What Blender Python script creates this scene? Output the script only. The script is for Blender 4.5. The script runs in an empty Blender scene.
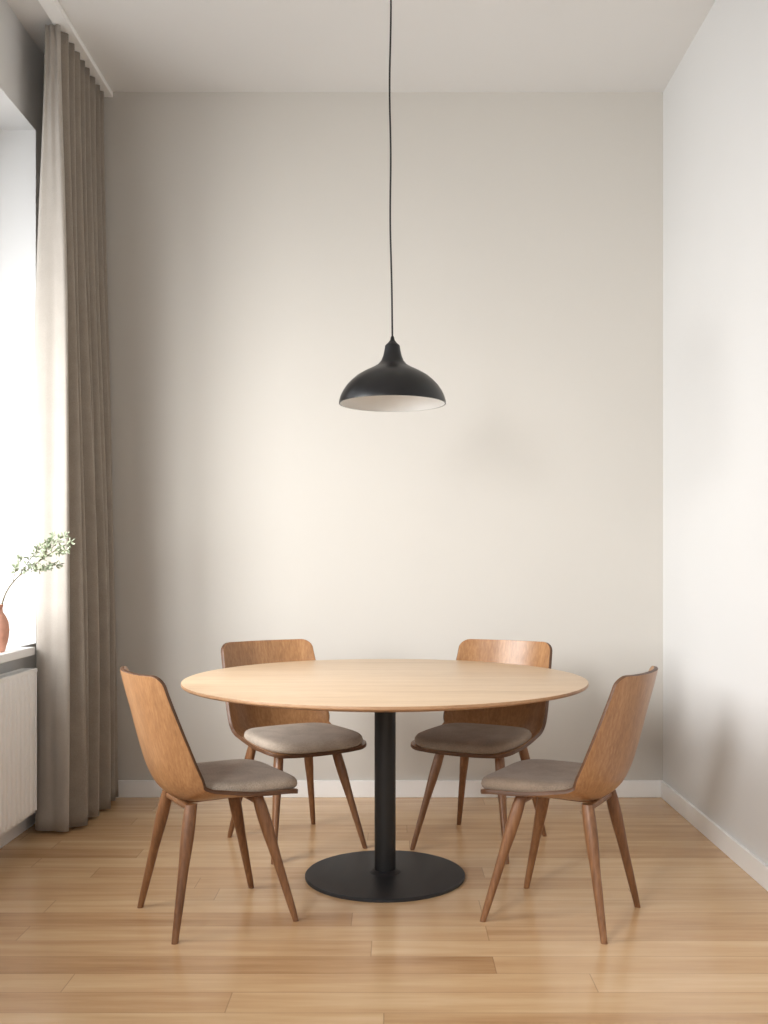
import bpy, bmesh, math, random
from mathutils import Vector, Matrix
random.seed(7)
C = bpy.context.scene.collection
PI = math.pi
F = 1010.0; CX = 394.0; CY = 562.0; H = 1.2
YB = 5.16; XR = 1.374; XL = -1.66; ZC = 3.60; YF = -1.9
RY1 = 4.68; RY0 = 1.5; ZS = 0.825; ZL = 3.20

# ---------------------------------------------------------------- materials
class NT:
    def __init__(s, name):
        s.m = bpy.data.materials.new(name); s.m.use_nodes = True
        s.t = s.m.node_tree; s.b = s.t.nodes['Principled BSDF']
    def n(s, typ, **kw):
        x = s.t.nodes.new(typ)
        for k, v in kw.items(): setattr(x, k, v)
        return x
    def l(s, a, b): s.t.links.new(a, b)
    def math(s, op, a, b=None, c=None):
        x = s.n('ShaderNodeMath', operation=op)
        for i, v in enumerate((a, b, c)):
            if v is None: continue
            if isinstance(v, (int, float)): x.inputs[i].default_value = v
            else: s.l(v, x.inputs[i])
        return x.outputs[0]
    def noise(s, vec, scale, detail=3, rough=.5):
        x = s.n('ShaderNodeTexNoise'); x.inputs['Scale'].default_value = scale
        x.inputs['Detail'].default_value = detail; x.inputs['Roughness'].default_value = rough
        if vec is not None: s.l(vec, x.inputs['Vector'])
        return x.outputs[0]
    def mapping(s, vec, sc=(1,1,1), loc=(0,0,0), rot=(0,0,0)):
        x = s.n('ShaderNodeMapping'); x.inputs['Scale'].default_value = sc
        x.inputs['Location'].default_value = loc; x.inputs['Rotation'].default_value = rot
        s.l(vec, x.inputs['Vector']); return x.outputs[0]
    def ramp(s, fac, stops):
        x = s.n('ShaderNodeValToRGB'); e = x.color_ramp.elements
        e[0].position, e[0].color = stops[0][0], (*stops[0][1], 1)
        e[1].position, e[1].color = stops[-1][0], (*stops[-1][1], 1)
        for p, c in stops[1:-1]:
            q = e.new(p); q.color = (*c, 1)
        s.l(fac, x.inputs[0]); return x.outputs[0]
    def bump(s, h, strength=.1, dist=.01):
        x = s.n('ShaderNodeBump'); x.inputs['Strength'].default_value = strength
        x.inputs['Distance'].default_value = dist
        s.l(h, x.inputs['Height']); s.l(x.outputs[0], s.b.inputs['Normal'])
    def set(s, **kw):
        for k, v in kw.items():
            k = k.replace('_', ' ')
            if isinstance(v, tuple): v = (*v, 1)
            s.b.inputs[k].default_value = v
        return s

def srgb(r, g, b):
    f = lambda c: (c/255/12.92) if c/255 <= .04045 else ((c/255+.055)/1.055)**2.4
    return (f(r), f(g), f(b))

def paint(name, col, rough=.85, var=.012, bs=.03):
    t = NT(name); g = t.n('ShaderNodeNewGeometry').outputs['Position']
    n = t.noise(g, 1.2, 2)
    t.l(t.ramp(n, [(.3, tuple(c*(1-var) for c in col)), (.7, tuple(min(1, c*(1+var)) for c in col))]), t.b.inputs['Base Color'])
    t.set(Roughness=rough); t.bump(t.noise(g, 160, 3), bs, .001)
    return t.m

def wood(name, dark, mid, light, rough=.45, axis='X', scale=1.0, fine=.45):
    t = NT(name); o = t.n('ShaderNodeTexCoord').outputs['Object']
    sc = {'X': (1.2, 14, 14), 'Y': (14, 1.2, 14), 'Z': (14, 14, 1.2)}[axis]
    v = t.mapping(o, tuple(a*scale for a in sc))
    n = t.noise(v, 1.0, 6, .6)
    v2 = t.mapping(o, tuple(a*scale*5 for a in sc)); n2 = t.noise(v2, 1.3, 4, .6)
    f = t.math('ADD', t.math('MULTIPLY', n, 1-fine), t.math('MULTIPLY', n2, fine))
    t.l(t.ramp(f, [(.32, dark), (.5, mid), (.68, light)]), t.b.inputs['Base Color'])
    t.set(Roughness=rough); t.bump(n2, .05, .002)
    return t.m

def floor_mat():
    t = NT('oak_plank_floor'); g = t.n('ShaderNodeNewGeometry').outputs['Position']
    s = t.n('ShaderNodeSeparateXYZ'); t.l(g, s.inputs[0]); X, Y = s.outputs[0], s.outputs[1]
    W, L = .128, 1.5
    ry = t.math('DIVIDE', Y, W); row = t.math('FLOOR', ry); fy = t.math('FRACT', ry)
    wn = t.n('ShaderNodeTexWhiteNoise', noise_dimensions='1D'); t.l(row, wn.inputs['W'])
    rx = t.math('ADD', t.math('DIVIDE', X, L), t.math('MULTIPLY', wn.outputs[0], 7.3))
    col = t.math('FLOOR', rx); fx = t.math('FRACT', rx)
    cv = t.n('ShaderNodeCombineXYZ'); t.l(row, cv.inputs[0]); t.l(col, cv.inputs[1])
    w2 = t.n('ShaderNodeTexWhiteNoise', noise_dimensions='2D'); t.l(cv.outputs[0], w2.inputs['Vector'])
    tone = w2.outputs[0]
    gv = t.n('ShaderNodeCombineXYZ')
    t.l(t.math('ADD', t.math('MULTIPLY', X, 1.4), t.math('MULTIPLY', tone, 37)), gv.inputs[0])
    t.l(t.math('MULTIPLY', Y, 16), gv.inputs[1]); t.l(t.math('MULTIPLY', tone, 11), gv.inputs[2])
    n = t.noise(gv.outputs[0], 1.3, 6, .58)
    big = t.noise(g, .9, 2)
    f = t.math('ADD', t.math('MULTIPLY', n, .62), t.math('ADD', t.math('MULTIPLY', tone, .30), t.math('MULTIPLY', big, .08)))
    colr = t.ramp(f, [(.22, srgb(168,127,88)), (.42, srgb(196,157,115)), (.58, srgb(210,174,132)), (.80, srgb(225,193,154))])
    e = .010
    gy = t.math('ADD', t.math('LESS_THAN', fy, e), t.math('GREATER_THAN', fy, 1-e))
    gx = t.math('ADD', t.math('LESS_THAN', fx, .0011), t.math('GREATER_THAN', fx, 1-.0011))
    gap = t.math('MINIMUM', t.math('ADD', gx, gy), 1.0)
    mx = t.n('ShaderNodeMix', data_type='RGBA'); t.l(t.math('MULTIPLY', gap, .38), mx.inputs[0])
    t.l(colr, mx.inputs[6]); mx.inputs[7].default_value = (*srgb(112,78,48), 1)
    t.l(mx.outputs[2], t.b.inputs['Base Color'])
    t.l(t.math('ADD', .15, t.math('MULTIPLY', n, .15)), t.b.inputs['Roughness'])
    t.bump(t.math('SUBTRACT', t.math('MULTIPLY', n, .25), gap), .08, .003)
    return t.m

def fabric(name, c1, c2, scale=500, rough=.95, sheen=.1):
    t = NT(name); o = t.n('ShaderNodeTexCoord').outputs['Object']
    n = t.noise(o, scale, 3, .7); n2 = t.noise(o, 14, 3)
    f = t.math('ADD', t.math('MULTIPLY', n, .7), t.math('MULTIPLY', n2, .3))
    t.l(t.ramp(f, [(.35, c1), (.65, c2)]), t.b.inputs['Base Color'])
    t.set(Roughness=rough); t.b.inputs['Sheen Weight'].default_value = sheen
    t.bump(n, .35, .002); return t

def plain(name, col, rough=.5, metallic=0, nscale=60, bump=.02, var=.06):
    t = NT(name); o = t.n('ShaderNodeTexCoord').outputs['Object']; n = t.noise(o, nscale, 3)
    t.l(t.ramp(n, [(.3, tuple(c*(1-var) for c in col)), (.7, tuple(min(1, c*(1+var)) for c in col))]), t.b.inputs['Base Color'])
    t.set(Roughness=rough, Metallic=metallic)
    if bump: t.bump(n, bump, .001)
    return t.m

M = {}
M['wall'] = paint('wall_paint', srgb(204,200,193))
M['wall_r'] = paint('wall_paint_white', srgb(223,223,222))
M['ceiling'] = paint('ceiling_paint', srgb(228,227,225))
M['white'] = plain('white_gloss_paint', srgb(248,248,247), .4, 0, 3, 0, .003)
M['rad'] = plain('radiator_enamel', srgb(250,250,249), .35, 0, 3, 0, .003)
M['floor'] = floor_mat()
M['table'] = wood('table_oak', srgb(206,174,139), srgb(221,191,157), srgb(230,203,171), .34, 'X', 1.0)
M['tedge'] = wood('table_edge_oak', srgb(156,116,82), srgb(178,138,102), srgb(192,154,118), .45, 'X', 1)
M['shell'] = wood('bent_oak_veneer', srgb(134,94,61), srgb(157,114,76), srgb(176,133,92), .31, 'Z', 1.4, .6)
M['rim'] = wood('ply_edge', srgb(70,44,26), srgb(92,60,36), srgb(108,74,48), .5, 'X', 1)
M['leg'] = wood('walnut_leg', srgb(94,61,38), srgb(126,86,55), srgb(152,110,74), .38, 'Z', 1.4)
M['pad'] = fabric('taupe_wool', srgb(148,135,121), srgb(198,184,168), 300).m
M['pad2'] = fabric('darker_taupe_wool', srgb(116,100,85), srgb(160,142,124), 300).m  # darker tone of the cushion wool, set on the right-hand chairs
M['black'] = plain('black_powder_coat', srgb(20,21,23), .42, 0, 300, .03)
M['blackbase'] = plain('black_base_coat', srgb(34,35,38), .5, 0, 300, .03)
M['shade'] = plain('black_lamp_enamel', srgb(16,16,18), .32, 0, 80, .01)
M['shade_in'] = plain('white_lamp_enamel', srgb(222,221,218), .5, 0, 3, 0, .004)
M['cord'] = plain('black_cable', srgb(22,22,22), .6)
M['terra'] = plain('terracotta', srgb(216,160,138), .85, 0, 40, .1, .10)
M['stem'] = plain('plant_stem', srgb(100,92,70), .8)
M['leaf'] = plain('pale_leaf', srgb(164,174,148), .6, 0, 30, .05, .22)
def drape(name, c1, c2, tc, mixf):
    ct = fabric(name, c1, c2, 300, .95, .2)
    tr = ct.n('ShaderNodeBsdfTranslucent'); tr.inputs[0].default_value = (*tc, 1)
    mxs = ct.n('ShaderNodeMixShader'); mxs.inputs[0].default_value = mixf
    out = [n for n in ct.t.nodes if n.type == 'OUTPUT_MATERIAL'][0]
    ct.l(ct.b.outputs[0], mxs.inputs[1]); ct.l(tr.outputs[0], mxs.inputs[2]); ct.l(mxs.outputs[0], out.inputs[0])
    return ct.m
M['curtain'] = drape('curtain_linen', srgb(146,136,124), srgb(172,162,150), srgb(190,178,164), .15)
M['lining'] = drape('curtain_lining', srgb(188,181,172), srgb(206,199,190), srgb(214,207,198), .3)
gt = NT('window_glass')
tp = gt.n('ShaderNodeBsdfTransparent'); gl = gt.n('ShaderNodeBsdfGlossy'); gl.inputs['Roughness'].default_value = .02
mg = gt.n('ShaderNodeMixShader'); mg.inputs[0].default_value = .05
out = [n for n in gt.t.nodes if n.type == 'OUTPUT_MATERIAL'][0]
gt.l(tp.outputs[0], mg.inputs[1]); gt.l(gl.outputs[0], mg.inputs[2]); gt.l(mg.outputs[0], out.inputs[0])
M['glass'] = gt.m

# ---------------------------------------------------------------- mesh helpers
def box(bm, lo, hi, bev=0):
    v = [bm.verts.new((x, y, z)) for x in (lo[0], hi[0]) for y in (lo[1], hi[1]) for z in (lo[2], hi[2])]
    fs = [(0,1,3,2), (4,6,7,5), (0,4,5,1), (2,3,7,6), (0,2,6,4), (1,5,7,3)]
    faces = [bm.faces.new([v[i] for i in f]) for f in fs]
    if bev:
        es = list({e for f in faces for e in f.edges})
        bmesh.ops.bevel(bm, geom=es, offset=bev, segments=2, affect='EDGES', profile=.5)
def lathe(bm, prof, c=(0,0), seg=64, matfn=None):
    rings = []
    for r, z in prof:
        if r < 1e-6: rings.append([bm.verts.new((c[0], c[1], z))])
        else: rings.append([bm.verts.new((c[0]+r*math.cos(2*PI*i/seg), c[1]+r*math.sin(2*PI*i/seg), z)) for i in range(seg)])
    for k in range(len(rings)-1):
        a, b = rings[k], rings[k+1]
        for i in range(seg):
            j = (i+1) % seg
            if len(a) == 1 and len(b) == 1: continue
            if len(a) == 1: f = bm.faces.new((a[0], b[i], b[j]))
            elif len(b) == 1: f = bm.faces.new((a[i], a[j], b[0]))
            else: f = bm.faces.new((a[i], a[j], b[j], b[i]))
            if matfn: f.material_index = matfn(k)
def tube(bm, pts, rads, seg=12, sq=1.0, cap=True):
    rings = []; pts = [Vector(p) for p in pts]; ref = None
    for i, p in enumerate(pts):
        d = (pts[min(i+1, len(pts)-1)] - pts[max(i-1, 0)]).normalized()
        if ref is None:
            ref = Vector((0, 0, 1)) if abs(d.z) < .9 else Vector((1, 0, 0))
        a = (ref - d*ref.dot(d)).normalized(); b = d.cross(a); ref = a
        rings.append([bm.verts.new(p + a*rads[i]*math.cos(2*PI*k/seg) + b*rads[i]*sq*math.sin(2*PI*k/seg)) for k in range(seg)])
    for r0, r1 in zip(rings, rings[1:]):
        for k in range(seg):
            bm.faces.new((r0[k], r0[(k+1) % seg], r1[(k+1) % seg], r1[k]))
    if cap:
        bm.faces.new(rings[0][::-1]); bm.faces.new(rings[-1])
def obj(name, bm, mat, parent=None, smooth=True, angle=40):
    bmesh.ops.recalc_face_normals(bm, faces=bm.faces[:])
    me = bpy.data.meshes.new(name); 
    if smooth:
        for f in bm.faces: f.smooth = True
        for e in bm.edges:
            if len(e.link_faces) == 2 and e.calc_face_angle(0) > math.radians(angle): e.smooth = False
    bm.to_mesh(me); bm.free()
    for m in (mat if isinstance(mat, (list, tuple)) else [mat]): me.materials.append(m)
    o = bpy.data.objects.new(name, me); C.objects.link(o)
    if parent: o.parent = parent
    return o
def thing(name, label, cat, loc=(0,0,0), rz=0, group=None):
    o = bpy.data.objects.new(name, None); o.empty_display_size = .1; C.objects.link(o)
    o.location = loc; o.rotation_euler = (0, 0, rz); o['label'] = label; o['category'] = cat
    if group: o['group'] = group
    return o
def struct(name, boxes, mat, bev=0, parent=None):
    bm = bmesh.new()
    for lo, hi in boxes: box(bm, lo, hi, bev)
    o = obj(name, bm, mat, parent, smooth=False)
    if not parent: o['kind'] = 'structure'
    return o

# ---------------------------------------------------------------- room
T = .2; XO = -2.02; A0, A1 = -1.6, 0.3     # second window, nearer than the camera's view
struct('floor', [((XO, YF-T, -.1), (XR+T, YB+T, 0))], M['floor'])
struct('ceiling', [((XO, YF-T, ZC), (XR+T, YB+T, ZC+.1))], M['ceiling'])
struct('wall_back', [((XO, YB, 0), (XR+T, YB+T, ZC))], M['wall'])
struct('wall_front', [((XO, YF-T, 0), (XR+T, YF, ZC))], M['wall'])
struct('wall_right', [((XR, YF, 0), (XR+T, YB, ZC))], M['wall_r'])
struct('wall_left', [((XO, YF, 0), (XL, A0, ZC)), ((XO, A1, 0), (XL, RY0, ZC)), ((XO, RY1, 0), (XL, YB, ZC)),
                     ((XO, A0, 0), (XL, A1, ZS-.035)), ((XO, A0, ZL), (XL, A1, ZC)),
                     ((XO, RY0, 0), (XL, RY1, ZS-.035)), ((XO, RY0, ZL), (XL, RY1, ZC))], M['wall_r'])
struct('baseboard_back', [((XL, YB-.014, 0), (XR, YB, .085))], M['white'], .002)
struct('baseboard_right', [((XR-.014, YF, 0), (XR, YB-.014, .085))], M['white'], .002)
struct('baseboard_left', [((XL, YF, 0), (XL+.014, YB-.014, .085))], M['white'], .002)
struct('trim_1', [((XO+.1, RY0, ZS-.035), (XL, RY1, ZS)), ((XL, RY0-.04, ZS-.035), (XL+.075, RY1-.22, ZS))], M['white'], .003)
struct('trim_2', [((XO+.1, A0, ZS-.035), (XL+.075, A1, ZS))], M['white'], .003)
def window(name, y0, y1, posts):
    bm = bmesh.new(); wx0, wx1 = -1.93, -1.87
    box(bm, (wx0, y0, ZS), (wx1, y1, ZS+.07)); box(bm, (wx0, y0, ZL-.07), (wx1, y1, ZL))
    for y in posts: box(bm, (wx0, y, ZS+.07), (wx1, y+.07, ZL-.07))
    w = obj(name, bm, M['white'], smooth=False); w['kind'] = 'structure'
    bm = bmesh.new(); box(bm, (-1.903, y0+.07, ZS+.07), (-1.897, y1-.07, ZL-.07))
    obj('pane', bm, M['glass'], w, smooth=False)
mid = (RY0+RY1)/2
window('window_1', RY0, RY1, (RY0, mid-.585, mid+.515, RY1-.07))
window('window_2', A0, A1, (A0, A1-.07))

# ---------------------------------------------------------------- curtain rail and curtain
rail = struct('curtain_rail', [((-1.505, RY0-.3, ZC-.028), (-1.435, YB-.001, ZC-.0005))], M['white'], .003)
del rail['kind']; rail['label'] = 'long white curtain rail running along the ceiling above the window'; rail['category'] = 'curtain rail'

def cr(P, t):
    n = len(P)-1; t = min(max(t, 0), n-1e-6); i = int(t); u = t-i
    p = [P[max(i-1, 0)], P[i], P[i+1], P[min(i+2, n)]]
    return [.5*((2*p[1][c]) + (-p[0][c]+p[2][c])*u + (2*p[0][c]-5*p[1][c]+4*p[2][c]-p[3][c])*u*u + (-p[0][c]+3*p[1][c]-3*p[2][c]+p[3][c])*u**3) for c in (0, 1)]
def drape_mesh(hem, top, wf, z0, z1, sub=8, NZ=60):
    bm = bmesh.new(); NS = (len(hem)-1)*sub; rows = []
    for j in range(NZ+1):
        s = j/NZ; z = z0+(z1-z0)*s; w = wf(s); row = []
        for i in range(NS+1):
            t = i/sub; a = cr(hem, t); b = cr(top, t)
            x = a[0]*(1-w)+b[0]*w; y = a[1]*(1-w)+b[1]*w
            x += .006*math.sin(z*2.1+t*1.1)*(1-s); y += .006*math.sin(z*2.7+t*.7)*(1-s*.6)
            row.append(bm.verts.new((x, min(y, YB-.02), z)))
        rows.append(row)
    for j in range(NZ):
        for i in range(NS): bm.faces.new((rows[j][i], rows[j][i+1], rows[j+1][i+1], rows[j+1][i]))
    return bm
hem, top = [], []
widths = [1.2, .8, 1.15, .7, 1.0, 1.15, .75, .9]; tot = sum(widths); y0, y1 = 4.475, 5.12; yy = y0
deps = [-.006, -.022, .010, -.016, .014, -.008, .002, -.012]
for wd, dep in zip(widths, deps):
    wy = (y1-y0)*wd/tot
    for k_, (xo, xt) in enumerate(((-1.550, -1.535), (-1.465, -1.495), (-1.382, -1.462), (-1.45, -1.484))):
        y = yy + wy*(k_/4 + .1)
        hem.append((xo + (dep if k_ == 2 else dep*.5) - .012*(yy-y0), y + (.034 if k_ == 3 else (.018 if k_ == 2 else 0)))); top.append((xt, y))
    yy += wy
sstep = lambda a, b, s: (lambda q: q*q*(3-2*q))(max(0, min(1, (s-a)/(b-a))))
cu = thing('curtain', 'full-length taupe linen curtain gathered in folds beside the window', 'curtain', (-1.47, 4.78, 0))
inv = Matrix.Translation((1.47, -4.78, 0))
o = obj('curtain_panel', drape_mesh(hem, top, lambda s: .85*sstep(.15, 1, s)+.15*s, .012, ZC-.03), M['curtain'], cu, angle=180); o.matrix_parent_inverse = inv
sm = o.modifiers.new('thick', 'SOLIDIFY'); sm.thickness = .002
lh = [(-1.592,4.478), (-1.575,4.458), (-1.54,4.452), (-1.505,4.456), (-1.475,4.448), (-1.445,4.446), (-1.438,4.466), (-1.48,4.490)]
lt = [(-1.545,4.470), (-1.535,4.455), (-1.525,4.462), (-1.513,4.450), (-1.500,4.460), (-1.485,4.448), (-1.474,4.462), (-1.505,4.486)]
o = obj('lining', drape_mesh(lh, lt, lambda s: sstep(.55, 1.02, s)**1.3, .012, ZC-.03), M['lining'], cu, angle=180); o.matrix_parent_inverse = inv
o['label'] = 'pale inner edge of the curtain facing the window'
sm = o.modifiers.new('thick', 'SOLIDIFY'); sm.thickness = .002

# ---------------------------------------------------------------- radiator
def radiator():
    Y1, Y0, z0, z1 = 4.40, 2.30, .11, .738; xf = -1.552; xb = -1.622
    r = thing('radiator', 'white ribbed panel radiator mounted below the window sill', 'radiator', (xb, (Y0+Y1)/2, z0))
    inv = Matrix.Translation(-r.location)
    def add(n, bm):
        p = obj(n, bm, M['rad'], r, smooth=False); p.matrix_parent_inverse = inv
    bm = bmesh.new()
    pitch = .050; n = int((Y1-Y0-.03)/pitch); prof = []
    y = Y0+.015; dp = .009
    for i in range(n):
        prof += [(xf-dp, y), (xf-dp, y+.012), (xf, y+.020), (xf, y+.042)]; y += pitch
    prof.append((xf-dp, y)); 
    zs = [(z0+.012, -.003), (z0+.035, 0), (z1-.035, 0), (z1-.012, -.003)]
    rows = [[bm.verts.new((px+(dx if px > xf-.004 else 0), py, z)) for px, py in prof] for z, dx in zs]
    for a, b in zip(rows, rows[1:]):
        for i in range(len(prof)-1): bm.faces.new((a[i], a[i+1], b[i+1], b[i]))
    box(bm, (xf-.03, Y0+.005, z0), (xf-.010, Y1-.005, z1-.006), .002)
    add('front_panel', bm)
    for ya in (Y0, Y1-.006):
        bm = bmesh.new(); box(bm, (xb, ya, z0+.01), (xf-.003, ya+.006, z1), .002); add('side_cover', bm)
    bm = bmesh.new(); box(bm, (xf-.012, Y0, z1-.014), (xf-.001, Y1, z1)); box(bm, (xb, Y0, z1-.008), (xb+.01, Y1, z1))
    yy = Y0+.02
    while yy < Y1-.01: box(bm, (xb+.009, yy, z1-.008), (xf-.011, yy+.008, z1-.003)); yy += .022
    add('top_grille', bm)
    bm = bmesh.new(); box(bm, (xb, Y0+.005, z0), (xb+.02, Y1-.005, z1-.01), .002); add('back_panel', bm)
    for yy in (Y0+.4, Y1-.4):
        bm = bmesh.new(); box(bm, (XL+.0005, yy, z0+.1), (xb+.002, yy+.04, z1-.1)); add('bracket', bm)
radiator()

# ---------------------------------------------------------------- vase with branch on the sill
V = Vector((-1.668, 4.2, ZS))
vz = thing('vase', 'terracotta vase with a narrow neck on the window sill', 'vase', V)
bm = bmesh.new()
lathe(bm, [(0,0.001), (.044,.001), (.048,.006), (.060,.05), (.065,.09), (.062,.125), (.050,.152), (.040,.166), (.038,.182), (.043,.198), (.040,.199), (.034,.184), (.035,.166), (.046,.148), (.056,.12), (.05,.05), (0,.02)], seg=40)
obj('body', bm, M['terra'], vz, angle=80)
br = thing('branch', 'thin twig with pale green leaves arching out of the vase', 'branch', V + Vector((0,0,.0)))
bm = bmesh.new(); lf = bmesh.new()
def twig(P, r0, r1):
    n = len(P); tube(bm, P, [r0+(r1-r0)*i/(n-1) for i in range(n)], 6)
def bez(a, b, c, n=12):
    a, b, c = map(Vector, (a, b, c)); return [a*(1-t)**2+b*2*t*(1-t)+c*t*t for t in [i/n for i in range(n+1)]]
def leaf(p, d, ln, wd):
    d = d.normalized(); up = Vector((random.uniform(-1,1), random.uniform(-1,1), random.uniform(-.2,1))).normalized()
    s = d.cross(up)
    if s.length < .1: return
    s.normalize(); nrm = s.cross(d)
    L0 = lf.verts.new(p); Tm = lf.verts.new(p+d*ln - nrm*ln*.12)
    A = [lf.verts.new(p+d*ln*f+s*wd*g+nrm*ln*.04) for f, g in ((.25,.7), (.55,1), (.82,.6))]
    B = [lf.verts.new(p+d*ln*f-s*wd*g+nrm*ln*.04) for f, g in ((.25,.7), (.55,1), (.82,.6))]
    Mi = [lf.verts.new(p+d*ln*f-nrm*ln*.03) for f in (.25,.55,.82)]
    for S in (A, B):
        lf.faces.new((L0, S[0], Mi[0])); lf.faces.new((Mi[0], S[0], S[1], Mi[1])); lf.faces.new((Mi[1], S[1], S[2], Mi[2])); lf.faces.new((Mi[2], S[2], Tm))
main = bez((.036,0,.186), (.055,-.01,.29), (.17,-.02,.355), 14)
main2 = bez(tuple(main[-1]), (.25,-.02,.42), (.322,0,.455), 8)
twig(main+main2[1:], .0036, .0014)
subs = [(main[8], (.11,-.05,.35), (.14,-.05,.395)), (main[10], (.15,.0,.38), (.185,.03,.44)), (main[12], (.2,-.06,.34), (.255,-.08,.35)),
        (main2[2], (.22,.02,.44), (.245,.02,.485)), (main2[4], (.28,-.03,.41), (.33,-.05,.425)), (main2[0], (.2,.04,.35), (.26,.05,.365)),
        (main2[3], (.25,.03,.46), (.29,.02,.485)), (main2[1], (.21,.02,.40), (.215,.03,.455))]
allp = []
for a, b, c in subs:
    P = bez(a, b, c, 8); twig(P, .0017, .0008); allp += [(P[i], P[i]-P[i-1]) for i in range(3, 9)]
allp += [(main2[i], main2[i]-main2[i-1]) for i in range(1, 9)]
allp += [(main[i], main[i]-main[i-1]) for i in range(11, 15)]
for p, d in allp:
    for k in range(6):
        dd = d.normalized()*.6 + Vector((random.uniform(-1,1), random.uniform(-1,1), random.uniform(-.8,1)))
        leaf(p+dd*.002, dd, random.uniform(.016,.030), random.uniform(.0032,.0062))
obj('stem', bm, M['stem'], br); obj('leaves', lf, M['leaf'], br)

# ---------------------------------------------------------------- table
TC = (-.034, 3.86)
tb = thing('dining_table', 'round light oak pedestal dining table on a black disc base', 'table', (TC[0], TC[1], 0))
bm = bmesh.new(); R = .764; zt = .757
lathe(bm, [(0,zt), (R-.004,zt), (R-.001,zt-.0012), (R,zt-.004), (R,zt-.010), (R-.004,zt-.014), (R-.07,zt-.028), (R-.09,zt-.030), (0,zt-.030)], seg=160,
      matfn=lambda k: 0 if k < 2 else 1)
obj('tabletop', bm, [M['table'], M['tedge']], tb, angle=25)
bm = bmesh.new(); lathe(bm, [(0,.7265), (.16,.7265), (.16,.719), (.05,.710), (0,.710)], seg=48); obj('mounting_plate', bm, M['black'], tb)
bm = bmesh.new(); lathe(bm, [(0,.712), (.0405,.712), (.0405,.024), (.0,.024)], seg=48); obj('pedestal', bm, M['black'], tb)
bm = bmesh.new(); lathe(bm, [(0,.0), (.303,.0), (.305,.002), (.305,.010), (.302,.013), (.10,.0145), (.06,.017), (.047,.026), (.04,.028), (0,.028)], seg=128); obj('base_plate', bm, M['blackbase'], tb, angle=30)

# ---------------------------------------------------------------- pendant lamp
k = 1/262.0
pl = thing('pendant_lamp', 'black dome pendant lamp hanging over the round table', 'pendant lamp', (-.006, 3.86, 1.808))
prof = [(53.5,-1), (53.3,2), (52.0,6.5), (49.6,11.5), (46,17), (41.3,22), (35.6,26.8), (28.5,31), (21,34.6), (15,38), (11.4,42), (9.4,47), (8.2,52), (7.4,57)]
pin = [(r-1.2, z-.6 if z > 3 else z) for r, z in prof if r > 13]
P = [(r*k, z*k) for r, z in prof]; Pi = [(r*k, z*k) for r, z in pin]
bm = bmesh.new(); full = P[::-1] + Pi
full = [(.0, P[-1][1]+.001)] + full + [(0, Pi[-1][1])]
nP = len(P)
lathe(bm, full, seg=96, matfn=lambda q: 0 if q <= nP else 1); sh = obj('lamp_shade', bm, [M['shade'], M['shade_in']], pl, angle=50)
bm = bmesh.new(); z0 = P[-1][1]
lathe(bm, [(0,z0-.01), (.0275,z0-.010), (.0285,z0), (.026,z0+.004), (.019,z0+.010), (.014,z0+.016), (.009,z0+.022), (.007,z0+.032), (.0045,z0+.038), (0,z0+.038)], seg=32); obj('lamp_cap', bm, M['shade'], pl)
bm = bmesh.new(); top_ = ZC-1.808
pts = [(-.007*math.sin(PI*t) - .004*t + .0022*math.sin(t*17)*math.sin(PI*t), .0, z0+.03+(top_-.03-z0-.03)*t) for t in [i/60 for i in range(61)]]
tube(bm, pts, [.0035]*61, 8); obj('cord', bm, M['cord'], pl)
bm = bmesh.new(); lathe(bm, [(0,top_-.001), (.05,top_-.001), (.05,top_-.02), (.04,top_-.032), (.006,top_-.036), (0,top_-.036)], c=(-.004,0), seg=32); obj('ceiling_rose', bm, M['shade'], pl)
bm = bmesh.new(); lathe(bm, [(0,.140), (.018,.140), (.02,.13), (.02,.12), (.016,.11), (.022,.10), (.032,.075), (.03,.05), (.018,.035), (0,.03)], seg=24); obj('bulb', bm, M['shade_in'], pl)

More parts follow.
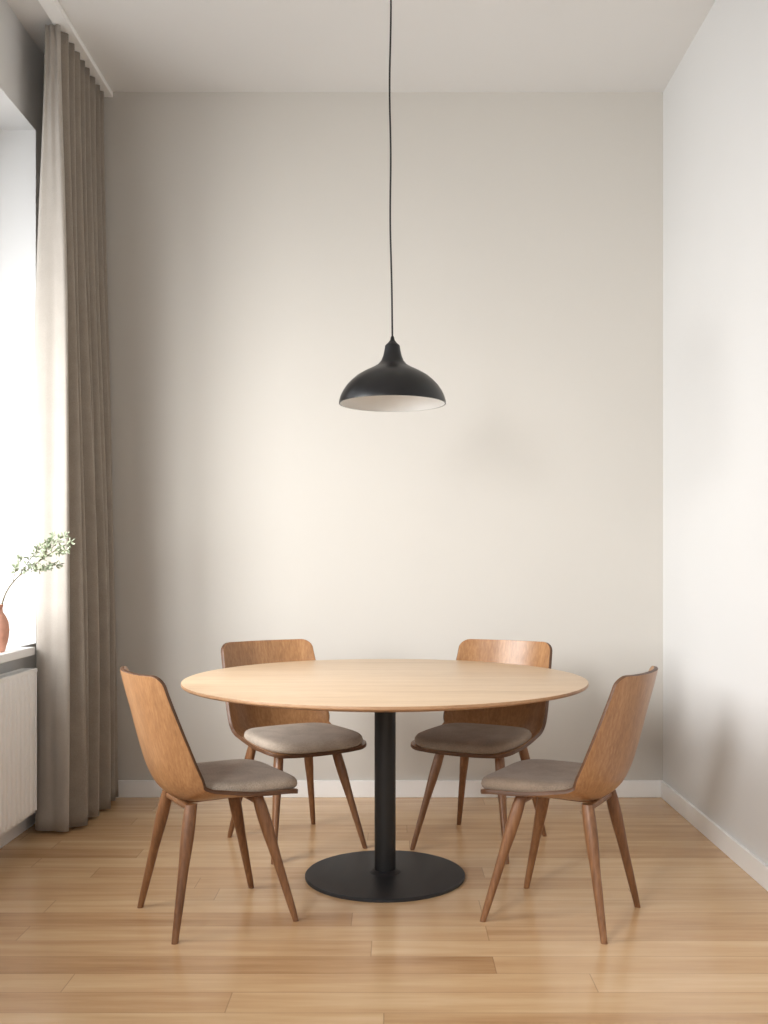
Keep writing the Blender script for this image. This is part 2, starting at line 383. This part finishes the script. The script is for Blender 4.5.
# ---------------------------------------------------------------- chairs (facing local +X)
SP = [(.226,.418), (.16,.425), (.06,.424), (-.05,.418), (-.105,.416), (-.152,.428), (-.191,.464), (-.220,.524), (-.245,.608), (-.268,.700), (-.289,.780), (-.304,.842)]
def shell_bm():
    raw = [cr(SP, (len(SP)-1)*i/400) for i in range(401)]
    cum = [0]
    for a, b in zip(raw, raw[1:]): cum.append(cum[-1]+math.dist(a, b))
    L = cum[-1]
    def at(s):
        s = max(0, min(L-1e-6, s)); j = next(i for i in range(400) if cum[i+1] >= s)
        u = (s-cum[j])/(cum[j+1]-cum[j]); return (raw[j][0]+(raw[j+1][0]-raw[j][0])*u, raw[j][1]+(raw[j+1][1]-raw[j][1])*u)
    ds = [0,.0015,.004,.009,.016,.026,.038,.05]; S = ds + [.05+(L-.1)*i/56 for i in range(1, 56)] + [L-d for d in ds[::-1]]
    bm = bmesh.new(); rows = []; NU = 40
    sb = cum[int(400*5/(len(SP)-1))]
    sst = lambda a, b, x: (lambda q: q*q*(3-2*q))(max(0, min(1, (x-a)/(b-a))))
    for s in S:
        x, z = at(s); a = at(s-.004); b = at(s+.004)
        tx, tz = b[0]-a[0], b[1]-a[1]; l = math.hypot(tx, tz); tx /= l; tz /= l
        nx, nz = tz, -tx
        q = (s-sb)/(L-sb)
        w = .217 + .007*sst(-.1, .15, q) - .016*sst(.2, 1, q)
        d = min(s, L-s); rc = .042 if s > L/2 else .06
        if d < rc: w = w - rc + math.sqrt(max(0, rc*rc-(rc-d)**2))
        g = sst(-.62, .18, q); wing = .016 + .062*g*(1-.30*sst(.2, 1, q))
        row = []
        for i in range(NU+1):
            u = -1+2*i/NU; yy = u*w; un = abs(yy)/.22
            h = wing*(.6*un**2 + .4*un**3.5)
            drop = .010*un*un*sst(.75, 1, q)
            row.append(bm.verts.new((x+nx*h + tx*-drop, yy, z+nz*h - tz*drop)))
        rows.append(row)
    for a, b in zip(rows, rows[1:]):
        for i in range(NU): bm.faces.new((a[i], a[i+1], b[i+1], b[i]))
    return bm
def pad_bm():
    bm = bmesh.new(); NS = 88; rings = []
    cx, hx, hy = .040, .204, .207
    prof = [(0,.002), (.90,.006), (.96,.009), (.987,.015), (1,.024), (.992,.034), (.968,.042), (.92,.048), (.81,.052), (.6,.054), (.25,.055), (0,.055)]
    for r, z in prof:
        if r == 0: rings.append([bm.verts.new((cx, 0, .427+z))]); continue
        row = []
        for i in range(NS):
            a = 2*PI*i/NS; c, s = math.cos(a), math.sin(a); e = 2/4.8
            px = math.copysign(abs(c)**e, c)*r; py = math.copysign(abs(s)**e, s)*r
            narrow = 1-.14*max(0, -px)**2
            row.append(bm.verts.new((cx+px*hx+(.035*py*py if px < 0 else 0)*(-px), py*hy*narrow, .427+z-.006*max(0, px)**3+.010*abs(py)**3+.006*max(0, -px)**2)))
        rings.append(row)
    for a, b in zip(rings, rings[1:]):
        for i in range(NS):
            j = (i+1) % NS
            if len(a) == 1: bm.faces.new((a[0], b[i], b[j]))
            elif len(b) == 1: bm.faces.new((a[i], a[j], b[0]))
            else: bm.faces.new((a[i], a[j], b[j], b[i]))
    return bm
RT = [(-.130,.122), (.100,.122)]
FT = [(-.207,.192), (.207,.197)]
def leg_bm(t, f):
    bm = bmesh.new(); a = Vector((t[0], t[1], .415)); b = Vector((f[0], f[1], .002))
    n = 12; pts = [a.lerp(b, i/n) for i in range(n+1)]
    rad = [.020+.004*math.sin(min(1, i/n*2.2)*PI)*.8 - .009*(i/n)**1.3 for i in range(n+1)]
    tube(bm, pts, rad, 16, .85)
    for v in bm.verts:
        if v.co.z < .006: v.co.z = .0005
        if v.co.z > .408: v.co.z = .415
    return bm
def frame_bm():
    bm = bmesh.new()
    for x, y in RT: tube(bm, [(x, -y, .400), (x, y, .400)], [.0125, .0125], 12)
    tube(bm, [(RT[0][0], 0, .400), (RT[1][0], 0, .402)], [.012, .012], 12)
    return bm
def make_chair(label):
    t = thing('dining_chair', label, 'chair', group='dining chairs around the round table')
    o = obj('seat_shell', shell_bm(), [M['shell'], M['rim']], t, angle=180)
    sm = o.modifiers.new('ply', 'SOLIDIFY'); sm.thickness = .014; sm.offset = 0; sm.material_offset_rim = 1; sm.use_even_offset = True
    bv = o.modifiers.new('bev', 'BEVEL'); bv.width = .003; bv.segments = 2; bv.limit_method = 'ANGLE'; bv.angle_limit = math.radians(50)
    obj('seat_cushion', pad_bm(), M['pad'], t, angle=180)
    for i in (0, 1):
        for s in (-1, 1):
            obj('leg', leg_bm((RT[i][0], RT[i][1]*s), (FT[i][0], FT[i][1]*s)), M['leg'], t)
    obj('underframe', frame_bm(), M['leg'], t)
    return t
def dup(r, label):
    c = r.copy(); C.objects.link(c); c['label'] = label
    for ch in list(r.children):
        d = ch.copy(); C.objects.link(d); d.parent = c
    return c
c0 = make_chair('wooden shell chair left of the table front, its back turned to the radiator')
spots = [((-.606, 3.445), 30, (1,1), None),
         ((.573, 3.445), 151, (1,1), 'wooden shell chair in front of the table nearest the bare right wall'),
         ((-.422, 4.320), -58, (1.11,1.07), 'wooden shell chair behind the table on the curtain side, facing the viewer'),
         ((.370, 4.320), 242, (1.11,1.07), 'wooden shell chair behind the table on the right, facing the viewer')]
allc = [c0] + [dup(c0, s[3]) for s in spots[1:]]
for c, (p, a, sc, _) in zip(allc, spots):
    c.location = (p[0], p[1], 0); c.rotation_euler = (0, 0, math.radians(a)); c.scale = (sc[0], sc[1], 1)
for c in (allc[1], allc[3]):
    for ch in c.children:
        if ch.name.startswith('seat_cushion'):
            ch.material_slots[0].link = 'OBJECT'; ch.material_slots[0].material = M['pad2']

# ---------------------------------------------------------------- light
def area(name, loc, target, sx, sy, e, col=(1,1,1), spread=180):
    l = bpy.data.lights.new(name, 'AREA'); l.shape = 'RECTANGLE'; l.size = sx; l.size_y = sy; l.energy = e; l.color = col
    l.spread = math.radians(spread)
    o = bpy.data.objects.new(name, l); C.objects.link(o); o.location = loc
    o.rotation_euler = (Vector(target)-Vector(loc)).to_track_quat('-Z', 'Y').to_euler(); return o
area('daylight', (-2.45, 2.75, 1.70), (-.05, 5.1, .9), 1.4, 1.4, 62, (1,.998,.99), 104)
area('daylight', (-2.12, -.75, 2.20), (1.3, 4.5, .45), 1.0, 1.0, 44, (.99,.995,1), 92)
area('fill_light', (.5, -1.6, 1.6), (-.5, 4.5, .6), 1.8, 2.0, 16, (1,.995,.99))  # unseen fill added behind the camera to brighten the radiator and room
w = bpy.data.worlds.new('world'); bpy.context.scene.world = w; w.use_nodes = True
w.node_tree.nodes['Background'].inputs[0].default_value = (.96,.98,1,1); w.node_tree.nodes['Background'].inputs[1].default_value = 1.4

# ---------------------------------------------------------------- camera
cam = bpy.data.cameras.new('camera'); co = bpy.data.objects.new('camera', cam); C.objects.link(co)
co.location = (0, 0, H); co.rotation_euler = (PI/2, 0, 0)
cam.sensor_fit = 'HORIZONTAL'; cam.sensor_width = 36; cam.lens = 36*F/768
cam.shift_x = -(CX-384)/768; cam.shift_y = (CY-512)/768
bpy.context.scene.camera = co
bpy.context.scene.view_settings.view_transform = 'Standard'
